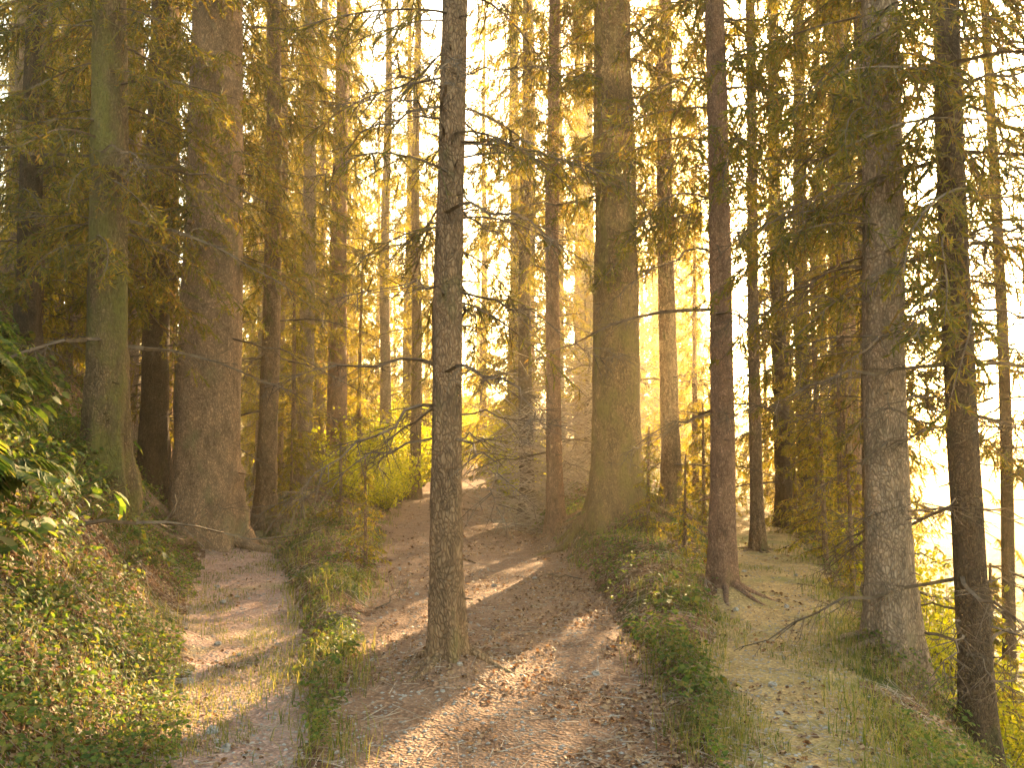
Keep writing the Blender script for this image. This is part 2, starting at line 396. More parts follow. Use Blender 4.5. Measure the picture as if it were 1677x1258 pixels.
def bough(g, base, az, L, rise, droop, nsec, nter, sw, tw, tl, seclen, live=1.0):
    """one spruce bough: limb sticks + needle ribbons"""
    n = 9
    s = np.linspace(0, 1, n)
    out = np.array([math.cos(az), math.sin(az), 0]); side = np.array([-math.sin(az), math.cos(az), 0])
    zc = rise * s * L - droop * L * s ** 1.8
    wig = 0.05 * L * np.sin(s * 4 + g.random() * 6)
    P = base + out * (s * L)[:, None] * 0.97 + side * wig[:, None] + np.array([0, 0, 1]) * zc[:, None]
    st = [(P[:-1], P[1:], 0.016 * (L / 2.5) * (1 - s[:-1]) + 0.004, 0.016 * (L / 2.5) * (1 - s[1:]) + 0.003)]
    u = np.sort(g.uniform(0.10, 1, nsec))
    B = np.stack([np.interp(u, s, P[:, k]) for k in range(3)], 1)
    sg = np.where(g.random(nsec) < 0.5, -1, 1)
    ln = seclen * (1.05 - 0.65 * u) * g.uniform(0.55, 1.25, nsec)
    d = norm(out * g.uniform(0.25, 0.9, (nsec, 1)) + side * (sg * g.uniform(0.2, 1, nsec))[:, None] + np.array([0, 0, -1]) * g.uniform(0.15, 1.5, (nsec, 1)))
    mid = B + d * (ln * 0.5)[:, None]
    d2 = norm(d + np.array([0, 0, -0.5]) + 0.25 * g.normal(size=d.shape))
    E = mid + d2 * (ln * 0.5)[:, None]
    st.append((B, mid, 0.0045, 0.003)); st.append((mid, E, 0.003, 0.002))
    rb = []
    k = nter
    tt = g.uniform(0.12, 1.0, (nsec, k))
    Q = np.where((tt < 0.5)[..., None], B[:, None] + (mid - B)[:, None] * (tt * 2)[..., None], mid[:, None] + (E - mid)[:, None] * (tt * 2 - 1)[..., None])
    dd = norm(d[:, None] * 0.75 + 0.75 * g.normal(size=Q.shape) + np.array([0, 0, -0.25]))
    Tl = tl * g.uniform(0.5, 1.2, (nsec, k, 1)) * (1.1 - 0.5 * tt[..., None])
    keep = (g.random((nsec, k)) < live).ravel()
    Q = Q.reshape(-1, 3)[keep]; T = Q + (dd * Tl).reshape(-1, 3)[keep]
    rb.append((Q, T, tw, tw * 0.35))
    if live > 0.3:
        rb.append((B, mid, sw, sw)); rb.append((mid, E, sw, sw * 0.3))
    return st, rb

def crown_mesh(name, seed, z0, z1, r0, r1, nb, mats, nsec=24, nter=10, sw=0.03, tw=0.02, tl=0.10, seclen=0.5, live=1.0, trunk_r=0.1, sector=None):
    g = np.random.default_rng(seed)
    S, B = [], []
    for i in range(nb):
        t = ((i + g.random()) / nb)
        z = z0 + (z1 - z0) * t
        L = (r0 + (r1 - r0) * t ** 0.9) * g.uniform(0.6, 1.15)
        az = g.uniform(0, 6.283) if sector is None else g.uniform(*sector)
        base = np.array([0, 0, z])
        st, rb = bough(g, base, az, L, g.uniform(-0.05, 0.25), g.uniform(0.25, 0.65), max(6, int(nsec * L / r0)), nter, sw, tw, tl, seclen * min(1, L / 1.6 + 0.25), live)
        S += st; B += rb
    def cat(lst):
        P0 = np.concatenate([a[0] for a in lst]); P1 = np.concatenate([a[1] for a in lst])
        w0 = np.concatenate([np.broadcast_to(a[2], (len(a[0]),)) for a in lst]); w1 = np.concatenate([np.broadcast_to(a[3], (len(a[0]),)) for a in lst])
        return P0, P1, w0, w1
    sv, sf = sticks(*cat(S), g); bv, bf = ribbons(*cat(B), g)
    return mesh_from(name, [(bv, bf, 0), (sv, sf, 1)], mats)

def dead_branch_mesh(seed, L):
    g = np.random.default_rng(seed)
    n = 10; s = np.linspace(0, 1, n)
    P = np.stack([s * L, 0.05 * L * np.sin(s * 5 + g.random() * 6), 0.12 * L * s - 0.28 * L * s ** 2 + 0.022 * g.normal(size=n)], 1); P[1:, 1] += 0.03 * g.normal(size=n - 1)
    st = [(P[:-1], P[1:], 0.014 * (1.1 - s[:-1]) * L / 1.5, 0.014 * (1.1 - s[1:]) * L / 1.5)]
    m = int(16 * L)
    u = g.uniform(0.15, 1, m); B = np.stack([np.interp(u, s, P[:, k]) for k in range(3)], 1)
    d = norm(np.stack([g.uniform(0.3, 1, m), g.choice([-1, 1], m) * g.uniform(0.3, 1, m), g.uniform(-0.9, 0.35, m)], 1))
    ln = g.uniform(0.12, 0.5, m) * (1.1 - 0.6 * u)
    E = B + d * ln[:, None]; st.append((B, E, 0.0042, 0.0015))
    k = m * 3; q = g.integers(0, m, k); tt = g.uniform(0.3, 1, k)[:, None]
    B2 = B[q] + (E - B)[q] * tt; E2 = B2 + norm(d[q] + 0.7 * g.normal(size=(k, 3)) + [0, 0, -0.3]) * g.uniform(0.04, 0.16, (k, 1))
    st.append((B2, E2, 0.0025, 0.001))
    P0 = np.concatenate([a[0] for a in st]); P1 = np.concatenate([a[1] for a in st])
    w0 = np.concatenate([np.broadcast_to(a[2], (len(a[0]),)) for a in st]); w1 = np.concatenate([np.broadcast_to(a[3], (len(a[0]),)) for a in st])
    v, f = sticks(P0, P1, w0, w1, g)
    return mesh_from('dead_branch', [(v, f, 0)], [M_twig])

NEEDLES = [M_needle, M_twig]; YOUNG = [M_needle2, M_twig]
CROWN = {
 'near0': crown_mesh('crown', 21, 1.8, 13, 2.1, 1.6, 105, NEEDLES, 28, 16, 0.020, 0.015, 0.11, 0.62),
 'near1': crown_mesh('crown', 22, 1.4, 13, 1.9, 1.4, 105, NEEDLES, 28, 16, 0.020, 0.015, 0.11, 0.60),
 'sparse0': crown_mesh('crown', 23, 1.2, 13, 1.5, 1.2, 80, NEEDLES, 22, 10, 0.012, 0.010, 0.10, 0.55, 0.8),
 'mid0': crown_mesh('crown', 24, 1.0, 20, 2.5, 0.8, 135, NEEDLES, 24, 10, 0.025, 0.018, 0.14, 0.6),
 'mid1': crown_mesh('crown', 25, 1.0, 20, 2.4, 0.8, 135, YOUNG, 24, 10, 0.025, 0.018, 0.14, 0.6),
 'mid2': crown_mesh('crown', 26, 2.5, 22, 2.6, 0.9, 130, NEEDLES, 24, 10, 0.025, 0.018, 0.14, 0.6, 0.9),
 'far0': crown_mesh('crown', 27, 0.6, 24, 2.7, 0.5, 150, YOUNG, 20, 8, 0.05, 0.04, 0.22, 0.7),
 'far1': crown_mesh('crown', 28, 1.5, 25, 2.8, 0.6, 150, NEEDLES, 20, 8, 0.05, 0.04, 0.22, 0.7),
 'far2': crown_mesh('crown', 29, 0.4, 22, 2.7, 0.4, 150, YOUNG, 20, 8, 0.05, 0.04, 0.22, 0.7),
}
DEAD = [dead_branch_mesh(40 + i, L) for i, L in enumerate((0.8, 1.1, 1.5, 1.9, 2.3))]

def at(px, Y): return (px - 838.5) / F * Y

def tree(px, Y, width_px, label, bark='brown', crown='near0', cs=1.0, cz=0.0, height=20, ndead=6, dz=(1.0, 4.5), dL=(0, 5), lean=(0, 0), group=None, seed=None, name='spruce_tree', flare=0.7):
    x = at(px, Y); seed = seed or int(px * 7 + Y * 13)
    g = np.random.default_rng(seed)
    r = width_px / F * Y / 2
    t = empty(name, (x, Y, h1(x, Y)), 0)
    tag(t, label, 'tree', group)
    add('trunk', trunk_mesh('trunk', r, height, BARK[bark], seed, lean, flare, 22, (x, Y, h1(x, Y)) if Y < 16 else None), t)
    if crown:
        c = add('crown', CROWN[crown], t); c.location = (lean[0] * 6, lean[1] * 6, cz)
        c.rotation_euler = (0, 0, g.uniform(0, 6.28)); c.scale = (cs, cs, height / 20 if height < 20 else 1)
    for i in range(ndead):
        d = add('dead_branch', DEAD[g.integers(*dL)], t)
        wh = i // 3; nw = max(1, ndead / 3); z = dz[0] + (dz[1] - dz[0]) * (wh + 0.5 * math.sin(wh * 5.1 + seed)) / nw + g.uniform(-0.05, 0.05); az = g.uniform(-0.5, 0.5) + 2.1 * i + seed + wh; z = max(z, 0.35)
        d.location = (lean[0] * z + math.cos(az) * r * 0.7, lean[1] * z + math.sin(az) * r * 0.7, z)
        d.rotation_euler = (0, g.uniform(-0.1, 0.35), az)
    return t

# named trees, left to right: photo column, distance, trunk width in photo pixels
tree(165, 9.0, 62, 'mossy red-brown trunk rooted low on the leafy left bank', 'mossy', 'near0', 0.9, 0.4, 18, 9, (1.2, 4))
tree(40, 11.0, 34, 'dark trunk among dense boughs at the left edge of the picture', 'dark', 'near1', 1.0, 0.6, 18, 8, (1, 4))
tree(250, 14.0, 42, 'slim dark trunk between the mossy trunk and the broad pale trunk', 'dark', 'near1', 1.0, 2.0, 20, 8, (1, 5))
tree(342, 12.5, 104, 'broadest trunk, pale brown bark with sunlit right edge, beside the gravel path', 'warm', 'near0', 1.15, 1.9, 24, 7, (1.5, 6), flare=0.5)
tree(440, 15.0, 30, 'slim straight trunk just right of the broad pale trunk', 'brown', 'near1', 1.0, 2.8, 20, 8, (1.2, 5))
tree(500, 21.0, 26, 'grey slender trunk behind the left verge', 'pale', 'mid0', 0.9, 2.0, 22, 6, (1.5, 6))
tree(552, 22.0, 32, 'orange lit trunk standing on the left verge', 'red', 'mid1', 0.9, 2.5, 22, 7, (1.5, 6))
tree(630, 27.0, 18, 'thin pale trunk near the yellow bushes', 'pale', 'mid1', 0.85, 3.0, 22, 8, (2, 8))
tree(740, 6.2, 46, 'dark slim trunk with many bare branches rising from the wide path edge', 'brown', 'sparse0', 0.9, 1.3, 17, 24, (1.3, 4.6), (0, 3), lean=(-0.002, 0), flare=0.5)
tree(792, 40.0, 12, 'slim far spruce beside the bright gap at the path end', 'brown', 'far0', 1.0, 0.0, 24, 4, (2, 9), (3, 5))
tree(680, 24.0, 17, 'slim feathery spruce between the thin pale trunk and the dark branched trunk', 'brown', 'mid1', 1.0, 4.0, 22, 10, (1.5, 8), (2, 5))
tree(862, 17.0, 22, 'thin dark trunk among the bleached brushwood', 'dark', 'mid2', 0.8, 0.5, 20, 9, (1, 7))
tree(908, 13.5, 24, 'thin reddish trunk just left of the thick golden trunk', 'red', 'near1', 0.8, 3.2, 18, 8, (1, 5))
tree(1008, 12.8, 78, 'thick golden brown trunk on the verge between the paths', 'golden', 'near0', 1.0, 2.8, 22, 7, (1.5, 6), flare=0.5)
tree(1096, 13.5, 28, 'slim trunk right of the thick golden trunk', 'brown', 'near1', 1.0, 2.2, 19, 8, (1, 5))
tree(1180, 9.0, 36, 'pinkish slender trunk at the left edge of the golden path', 'red', 'near1', 0.8, 2.4, 19, 7, (1.0, 4.5), flare=0.5)
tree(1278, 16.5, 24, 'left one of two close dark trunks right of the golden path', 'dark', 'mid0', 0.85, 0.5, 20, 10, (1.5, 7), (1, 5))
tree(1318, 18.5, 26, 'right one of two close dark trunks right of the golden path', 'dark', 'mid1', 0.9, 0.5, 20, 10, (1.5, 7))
tree(1238, 13.0, 18, 'slight feathery spruce just right of the pinkish trunk', 'brown', 'mid1', 0.8, 3.5, 20, 8, (3, 8), (1, 5))
tree(1420, 10.5, 16, 'slight spruce close behind the pale lakeside trunk', 'brown', 'near1', 0.9, 0.8, 18, 10, (1, 6), (1, 5))
tree(1385, 13.0, 22, 'slight trunk behind the pale lakeside trunk', 'brown', 'sparse0', 1.0, 1.2, 18, 12, (1, 6))
tree(1456, 7.0, 66, 'pale brown trunk at the top of the lakeside slope', 'pale', 'near1', 0.85, 1.7, 18, 16, (1.2, 4.5), (0, 3), flare=0.6)
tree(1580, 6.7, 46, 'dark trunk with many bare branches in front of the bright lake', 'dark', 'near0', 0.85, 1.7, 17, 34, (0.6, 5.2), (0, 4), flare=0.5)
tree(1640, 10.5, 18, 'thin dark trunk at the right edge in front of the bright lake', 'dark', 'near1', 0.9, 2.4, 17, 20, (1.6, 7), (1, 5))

# background stand: shared trunk meshes, every tree an object of its own
FT = [trunk_mesh('trunk', r, 24, BARK[b], 70 + i, seg=12) for i, (r, b) in enumerate(((0.17, 'brown'), (0.22, 'dark'), (0.13, 'red'), (0.2, 'pale')))]
def far_tree(px, Y, label, group, kinds, g):
    x = at(px, Y)
    if onpath(np.array([x]), np.array([Y]), 0.5)[0]: return
    if -3.6 < x - (Y - 8) * 0.36 < 2.6 and g.random() < 0.85: return
    if Y > 31 and -5.5 < x - (Y - 30) * 0.36 < 0.8 and g.random() < 0.97: return       # and the one that lights the bushes      # the opening the low sun shines through
    t = empty('spruce_tree', (x, Y, h1(x, Y)), g.uniform(0, 6.28), g.uniform(0.85, 1.15))
    tag(t, label, 'tree', group)
    add('trunk', FT[g.integers(0, 4)], t)
    c = add('crown', CROWN[kinds[g.integers(0, len(kinds))]], t); s = g.uniform(0.8, 1.1); c.scale = (s, s, 1)
    for i in range(3):
        d = add('dead_branch', DEAD[g.integers(2, 5)], t); az = g.uniform(0, 6.28)
        d.location = (0, 0, g.uniform(1.5, 7)); d.rotation_euler = (0, g.uniform(0, 0.3), az)
g = np.random.default_rng(5)
for lo, hi, y0, y1, n, lb, gr in (
    (-60, 330, 14, 34, 13, 'dark spruce in the stand up the left bank', 'spruces up the left bank'),
    (390, 560, 24, 60, 19, 'hazy spruce standing behind the left verge', 'spruces behind the left verge'),
    (560, 800, 30, 75, 20, 'sunlit spruce beyond the yellow bushes', 'spruces beyond the yellow bushes'),
    (830, 1220, 20, 62, 34, 'spruce in the stand behind the thick golden trunk', 'spruces behind the thick golden trunk'),
    (1240, 1450, 15, 60, 24, 'spruce in the stand beside the far golden path', 'spruces beside the far golden path')):
    for i in range(n):
        Y = y0 + (y1 - y0) * (i + g.random()) / n
        far_tree(g.uniform(lo, hi), Y, lb, gr, ('mid0', 'mid1', 'mid2') if Y < 30 else ('far0', 'far1', 'far2'), g)

# young spruces green to the ground
YC = [crown_mesh('crown', 300 + i, 0.25, 6.2, 1.35, 0.12, 95, YOUNG, 22, 12, 0.018, 0.014, 0.10, 0.42) for i in range(2)]
YT = trunk_mesh('trunk', 0.055, 6.6, BARK['brown'], 305, flare=0.3, seg=10)
for i, (px, Y, s, lb) in enumerate(((1255, 25, 1.1, 'young spruce at the far end of the golden path'), (1335, 15.0, 0.9, 'young spruce on the slope left of the pale lakeside trunk'), (1290, 20, 1.2, 'young spruce behind the two close dark trunks'), (1400, 18, 1.3, 'young spruce low on the lakeside slope'),
        (1140, 17, 0.95, 'young spruce between the slim and the pinkish trunks'), (1105, 24, 1.2, 'young spruce behind the slim trunk'),
        (590, 23, 1.0, 'young spruce left of the thin pale trunk'), (480, 18.5, 0.9, 'young spruce behind the slim straight trunk'), (845, 24, 1.0, 'young spruce left of the brushwood heaps'), (715, 36, 1.3, 'young spruce beyond the yellow bushes'), (60, 13, 1.0, 'young spruce up the leafy bank'), (215, 17, 1.2, 'young spruce behind the mossy trunk'), (110, 16, 1.2, 'young spruce high above the leafy bank'))):
    x = at(px, Y); t = empty('young_spruce', (x, Y, h1(x, Y) - 0.03), i * 1.1, s); tag(t, lb, 'young tree', 'young spruces')
    add('trunk', YT, t); add('crown', YC[i % 2], t)

# ------------------------------------------------------------------ leafy bushes at the end of the wide path
leaf_tv = np.array([[0, 0, 0], [0.30, 0.26, 0.06], [0.68, 0.24, 0.04], [1, 0, -0.10], [0.68, -0.24, 0.04], [0.30, -0.26, 0.06], [0.33, 0, 0.0], [0.68, 0, -0.03]])
leaf_tf = [[0, 6, 1, 1], [1, 6, 7, 2], [2, 7, 3, 3], [0, 5, 6, 6], [5, 4, 7, 6], [4, 3, 7, 7]]
leaf_q = [[1, 6, 7, 2], [5, 4, 7, 6]]; leaf_t = [[0, 6, 1], [2, 7, 3], [0, 5, 6], [4, 3, 7]]
def leaves(pos_, d, up, size):
    fx = norm(d); fy = norm(np.cross(up, fx)); fz = np.cross(fx, fy)
    v, fq = scatter(leaf_tv, leaf_q, pos_, fx, fy, fz, size)
    v2, ft = scatter(leaf_tv, leaf_t, pos_, fx, fy, fz, size)
    return v, fq, ft
def bush_mesh(seed, n=1500, size=0.07, w=0.8, hgt=1.2):
    g = np.random.default_rng(seed)
    ns = 14; th = g.uniform(0, 6.28, ns); tip = np.stack([np.cos(th) * g.uniform(.2, 1, ns) * w, np.sin(th) * g.uniform(.2, 1, ns) * w, g.uniform(.5, 1, ns) * hgt], 1)
    bs = np.zeros((ns, 3)); bs[:, :2] = tip[:, :2] * 0.1
    sv, sf = sticks(bs, tip, 0.012, 0.003, g)
    q = g.integers(0, ns, n); t = g.uniform(0.25, 1.05, n)[:, None]
    p = bs[q] + (tip - bs)[q] * t + g.normal(size=(n, 3)) * 0.13 * t
    d = norm(g.normal(size=(n, 3)) + [0, 0, -0.2])
    v, fq, ft = leaves(p, d, norm(g.normal(size=(n, 3)) * 0.5 + [0, 0, 1]), size * g.uniform(0.6, 1.3, n))
    return mesh_from('foliage', [(v, fq, 0), (v, ft, 0)], [M_bush]), mesh_from('stem', [(sv, sf, 0)], [M_twig])
BUSH = [bush_mesh(90 + i) for i in range(3)]
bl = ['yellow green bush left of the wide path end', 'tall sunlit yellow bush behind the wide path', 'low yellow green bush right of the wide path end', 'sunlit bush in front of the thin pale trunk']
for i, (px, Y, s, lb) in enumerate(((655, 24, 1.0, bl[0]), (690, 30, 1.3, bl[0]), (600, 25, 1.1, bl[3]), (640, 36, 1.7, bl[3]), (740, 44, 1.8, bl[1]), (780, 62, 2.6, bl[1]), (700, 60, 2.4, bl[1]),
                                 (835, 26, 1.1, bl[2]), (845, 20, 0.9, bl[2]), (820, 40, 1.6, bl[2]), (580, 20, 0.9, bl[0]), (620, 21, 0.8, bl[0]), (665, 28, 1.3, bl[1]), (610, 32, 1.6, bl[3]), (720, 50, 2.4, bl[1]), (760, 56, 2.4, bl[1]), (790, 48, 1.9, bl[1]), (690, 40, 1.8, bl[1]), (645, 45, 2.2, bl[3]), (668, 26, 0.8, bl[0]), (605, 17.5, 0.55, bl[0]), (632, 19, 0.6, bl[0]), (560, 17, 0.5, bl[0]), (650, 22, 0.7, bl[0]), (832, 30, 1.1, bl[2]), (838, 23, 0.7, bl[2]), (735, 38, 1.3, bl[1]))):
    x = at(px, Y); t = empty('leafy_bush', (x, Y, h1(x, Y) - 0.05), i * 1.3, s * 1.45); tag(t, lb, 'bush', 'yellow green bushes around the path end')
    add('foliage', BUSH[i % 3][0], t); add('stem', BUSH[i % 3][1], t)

for i, (px, Y, s_, lb) in enumerate(((1615, 7.6, 0.5, 'yellow green bush between the two dark lakeside trunks at the lower right corner'), (1655, 8.6, 0.7, 'yellow green bush at the right edge low on the lakeside slope'), (1500, 9.6, 0.6, 'small bush on the lakeside slope between the pale and the dark trunk'), (1545, 11.0, 0.9, 'bush low on the lakeside slope behind the dark branched trunk'), (1440, 13.0, 0.9, 'bush on the lakeside slope behind the pale trunk'), (1680, 10.5, 1.1, 'large bush cut by the right edge of the picture'))):
    x = at(px, Y); t = empty('leafy_bush', (x, Y, h1(x, Y) - 0.05), i * 2.1, s_ * 1.4); tag(t, lb, 'bush', 'bushes on the lakeside slope')
    add('foliage', BUSH[i % 3][0], t); add('stem', BUSH[i % 3][1], t)

# ------------------------------------------------------------------ brushwood pile on the middle mound
def brush_mesh(seed, n, w, hgt, lmin, lmax):
    g = np.random.default_rng(seed)
    c = np.stack([g.normal(size=n) * w * 0.4, g.normal(size=n) * w * 0.4, g.random(n) ** 1.4 * hgt], 1)
    d = norm(np.stack([g.choice([-1, 1], n) * g.uniform(.4, 1, n), g.normal(size=n) * 0.5, g.uniform(-0.7, 0.4, n)], 1))
    l = g.uniform(lmin, lmax, n)[:, None]
    P0 = c - d * l / 2; P1 = c + d * l / 2; P0[:, 2] = np.maximum(P0[:, 2], -0.1); P1[:, 2] = np.maximum(P1[:, 2], -0.1)
    v, f = sticks(P0, P1, g.uniform(0.004, 0.012, n), 0.002, g)
    return mesh_from('brushwood', [(v, f, 0)], [M_paletwig])
for i, (px, Y, s, lb) in enumerate(((885, 15.5, 1.0, 'heap of bleached dead branches left of the thick golden trunk, nearer one'), (940, 17.5, 1.25, 'heap of bleached dead branches left of the thick golden trunk, farther one'))):
    x = at(px, Y); o = add('brushwood_heap', brush_mesh(120 + i, 620, 1.2, 2.1, 0.3, 1.3)); o.location = (x, Y, h1(x, Y) - 0.1); o.scale = (s,) * 3
    tag(o, lb, 'brushwood', 'brushwood heaps')

# ------------------------------------------------------------------ plants
def broad_plant(seed, n, size, spread, hgt):
    g = np.random.default_rng(seed)
    th = g.uniform(0, 6.28, n); rad = spread * np.sqrt(g.uniform(0.05, 1, n)); z = hgt * g.uniform(0.4, 1, n)
    tip = np.stack([np.cos(th) * rad, np.sin(th) * rad, z], 1); b = tip * [0.12, 0.12, 0]
    sv, sf = sticks(b, tip, 0.004, 0.002, g)
    d = norm(np.stack([np.cos(th), np.sin(th), g.uniform(-0.5, 0.2, n)], 1) + 0.3 * g.normal(size=(n, 3)))
    v, fq, ft = leaves(tip, d, norm(g.normal(size=(n, 3)) * 0.3 + [0, 0, 1]), size * g.uniform(0.6, 1.2, n))
    return mesh_from('foliage', [(v, fq, 0), (v, ft, 0)], [M_leaf], True), mesh_from('stem', [(sv, sf, 0)], [M_leaf])
def fern_mesh(seed, nf=9, L=0.6):
    g = np.random.default_rng(seed); ps, ds, ss, st = [], [], [], []
    for i in range(nf):
        az = 6.28 * i / nf + g.uniform(-.3, .3); l = L * g.uniform(0.7, 1.1); s = np.linspace(0.08, 1, 22)
        o = np.array([math.cos(az), math.sin(az), 0]); sd_ = np.array([-o[1], o[0], 0])
        P = o * (s * l * 0.8)[:, None] + np.array([0, 0, 1]) * (l * (0.9 * s - 0.75 * s ** 2.2))[:, None]
        st.append((P[:-1], P[1:]))
        for sg in (-1, 1):
            ps.append(P); ds.append(norm(sd_ * sg + o * 0.35 + np.array([0, 0, -0.15]) + np.zeros_like(P))); ss.append(0.30 * l * (1.02 - s) ** 0.8 + 0.02)
    ps = np.concatenate(ps); ds = np.concatenate(ds); ss = np.concatenate(ss)
    v, fq, ft = leaves(ps, ds, norm(g.normal(size=ps.shape) * 0.2 + [0, 0, 1]), ss)
    v = v
    sv, sf = sticks(np.concatenate([a[0] for a in st]), np.concatenate([a[1] for a in st]), 0.003, 0.003, g)
    return mesh_from('fronds', [(v, fq, 0), (v, ft, 0)], [M_leaf]), mesh_from('stem', [(sv, sf, 0)], [M_leaf])
PL = [broad_plant(200, 16, 0.13, 0.26, 0.30), broad_plant(201, 26, 0.085, 0.26, 0.24), broad_plant(202, 12, 0.17, 0.3, 0.34), broad_plant(203, 34, 0.06, 0.24, 0.32)]
FN = [fern_mesh(210), fern_mesh(211, 11, 0.75)]
def put(kind, x, y, s, lb, cat, gr, g):
    x = float(x); y = float(y)
    t = empty(kind, (x, y, h1(x, y) - 0.02), g.uniform(0, 6.28), s); tag(t, lb, cat, gr)
    nrm = normal_at(np.array([x]), np.array([y]))[0]; q = Vector((0, 0, 1)).rotation_difference(Vector(nrm).lerp(Vector((0, 0, 1)), 0.45).normalized())
    t.rotation_euler = (q.to_matrix() @ Matrix.Rotation(g.uniform(0, 6.28), 3, 'Z')).to_euler()
    a, b = (FN[g.integers(0, 2)] if kind == 'fern' else PL[g.integers(0, 4)])
    add('fronds' if kind == 'fern' else 'foliage', a, t); add('stem', b, t)
g = np.random.default_rng(9)
n = 0
while n < 130:
    y = 3.1 * (11 / 3.1) ** g.random(); d = g.uniform(0.4, 3.2) if y > 5 else g.uniform(0.4, 1.7); x = ed(LPl, y) - d
    px = 838 + x / y * F
    if px < -60: continue
    nearb = d < 0.9
    put('leafy_plant', x, y, g.uniform(0.55, 1.05) * (0.7 if nearb else 1.15) * (0.72 if y < 5 else 1.0), 'low broad-leaved green plant at the foot of the left bank' if nearb else 'broad-leaved green plant high on the left bank', 'plant',
        'green plants at the foot of the left bank' if nearb else 'green plants up the left bank', g); n += 1
for i in range(20):
    y = g.uniform(4.5, 11); x = ed(LPl, y) - g.uniform(1.0, 3.0)
    put('fern', x, y, g.uniform(0.7, 1.2), 'arching green fern on the left bank', 'fern', 'ferns on the left bank', g)
for i in range(70):
    y = 5.2 * (15 / 5.2) ** g.random(); u = g.uniform(0.1, 0.9)
    if i % 2: put('leafy_plant', ed(LPr, y) + u * (ed(CPl, y) - ed(LPr, y)), y, g.uniform(0.3, 0.62), 'small green plant on the verge between gravel and brown paths', 'plant', 'plants on the left verge', g)
    else: put('leafy_plant', ed(CPr, y) + u * (ed(RPl, y) - ed(CPr, y)), y, g.uniform(0.3, 0.62), 'small green plant on the verge under the thick golden trunk', 'plant', 'plants on the middle verge', g)

# saplings: little spruces on verges and the lakeside slope
SAP = crown_mesh('crown', 240, 0.15, 1.7, 0.55, 0.08, 46, YOUNG, 12, 8, 0.012, 0.012, 0.07, 0.22)
SAPT = trunk_mesh('trunk', 0.02, 1.8, BARK['brown'], 241, flare=0.2, seg=8)
for i, (px, Y, s, lb) in enumerate(((600, 10.5, 0.75, 'small spruce sapling hanging over the gravel path verge'), (560, 13, 0.9, 'spruce sapling in front of the orange lit trunk'), (480, 15, 0.9, 'spruce sapling beside the slim straight trunk'),
        (1120, 10.5, 0.7, 'spruce sapling below the slim trunk on the middle verge'), (1060, 11.5, 0.8, 'spruce sapling at the foot of the thick golden trunk'), (1150, 14, 1.1, 'spruce sapling behind the pinkish trunk'),
        (1345, 12, 1.2, 'grey green sapling on the slope beside the golden path'), (1390, 10, 1.0, 'grey green sapling left of the pale lakeside trunk'), (1300, 17, 1.3, 'sapling under the two close dark trunks'), (1610, 8, 1.0, 'yellow green sapling below the dark lakeside trunk'))):
    x = at(px, Y); t = empty('spruce_sapling', (x, Y, h1(x, Y) - 0.03), i, s); tag(t, lb, 'sapling', 'spruce saplings')
    add('trunk', SAPT, t); add('crown', SAP, t)

# loose stones
g2 = np.random.default_rng(77)
def stone_mesh(seed):
    g = np.random.default_rng(seed); nu, nv = 10, 7
    u = np.linspace(0, 2 * math.pi, nu, endpoint=False); w = np.linspace(0.12, math.pi - 0.12, nv)
    W, U = np.meshgrid(w, u, indexing='ij'); r_ = 1 + 0.16 * g.normal(size=W.shape)
    P = np.stack([r_ * np.sin(W) * np.cos(U), 0.75 * r_ * np.sin(W) * np.sin(U), 0.55 * r_ * np.cos(W)], -1).reshape(-1, 3)
    i = np.arange(nv - 1)[:, None] * nu; j = np.arange(nu)[None]; j2 = (j + 1) % nu
    f = np.stack([i + j, i + nu + j, i + nu + j2, i + j2], -1).reshape(-1, 4)
    P = np.concatenate([P, [[0, 0, .55], [0, 0, -.55]]]); n0 = nu * nv; k = np.arange(nu); k2 = (k + 1) % nu
    f3 = np.concatenate([np.stack([k, k2, np.full(nu, n0)], 1), np.stack([k2 + (nv - 1) * nu, k + (nv - 1) * nu, np.full(nu, n0 + 1)], 1)])
    return mesh_from('stone', [(P, f, 0), (P, f3, 0)], [M_stone])
ST = [stone_mesh(400 + i) for i in range(4)]
for i in range(36):
    y_ = 4.4 * (11 / 4.4) ** g2.random(); a, b, lb, gr = ((LPl, LPr, 'small grey stone lying on the pinkish gravel path', 'stones on the gravel path'), (RPl, RPr, 'small grey stone lying on the golden lakeside path', 'stones on the golden path'), (CPl, CPr, 'small grey stone lying among the leaves on the wide path', 'stones on the wide path'))[i % 3]
    x_ = float(ed(a, y_) + (ed(b, y_) - ed(a, y_)) * g2.random()); s_ = g2.uniform(0.015, 0.04)
    o = add('stone', ST[i % 4]); o.location = (x_, y_, h1(x_, y_) + 0.2 * s_); o.rotation_euler = (0.2, 0.1, g2.uniform(0, 6)); o.scale = (s_,) * 3
    tag(o, lb, 'stone', gr)

# fallen branches
for i, (px, Y, az, s, lb) in enumerate(((1480, 6.4, 2.6, 0.8, 'bare fallen branch at the foot of the pale lakeside trunk'), (1530, 7.2, 0.4, 1.0, 'fallen branch lying on the lakeside slope'), (230, 8.0, 2.9, 0.9, 'fallen branch lying below the mossy trunk'),
        (130, 6.5, 0.3, 0.8, 'fallen branch across the leafy bank'), (950, 10, 2.4, 0.8, 'fallen branch on the brown litter of the middle verge'), (620, 8.5, 1.2, 0.6, 'fallen branch beside the wide path'))):
    x = at(px, Y); o = add('fallen_branch', DEAD[1 + i % 4]); o.location = (x, Y, h1(x, Y) + 0.05); o.rotation_euler = (R(90) if i % 2 else 0.3, 0, az); o.scale = (s,) * 3
    tag(o, lb, 'branch', 'fallen branches')

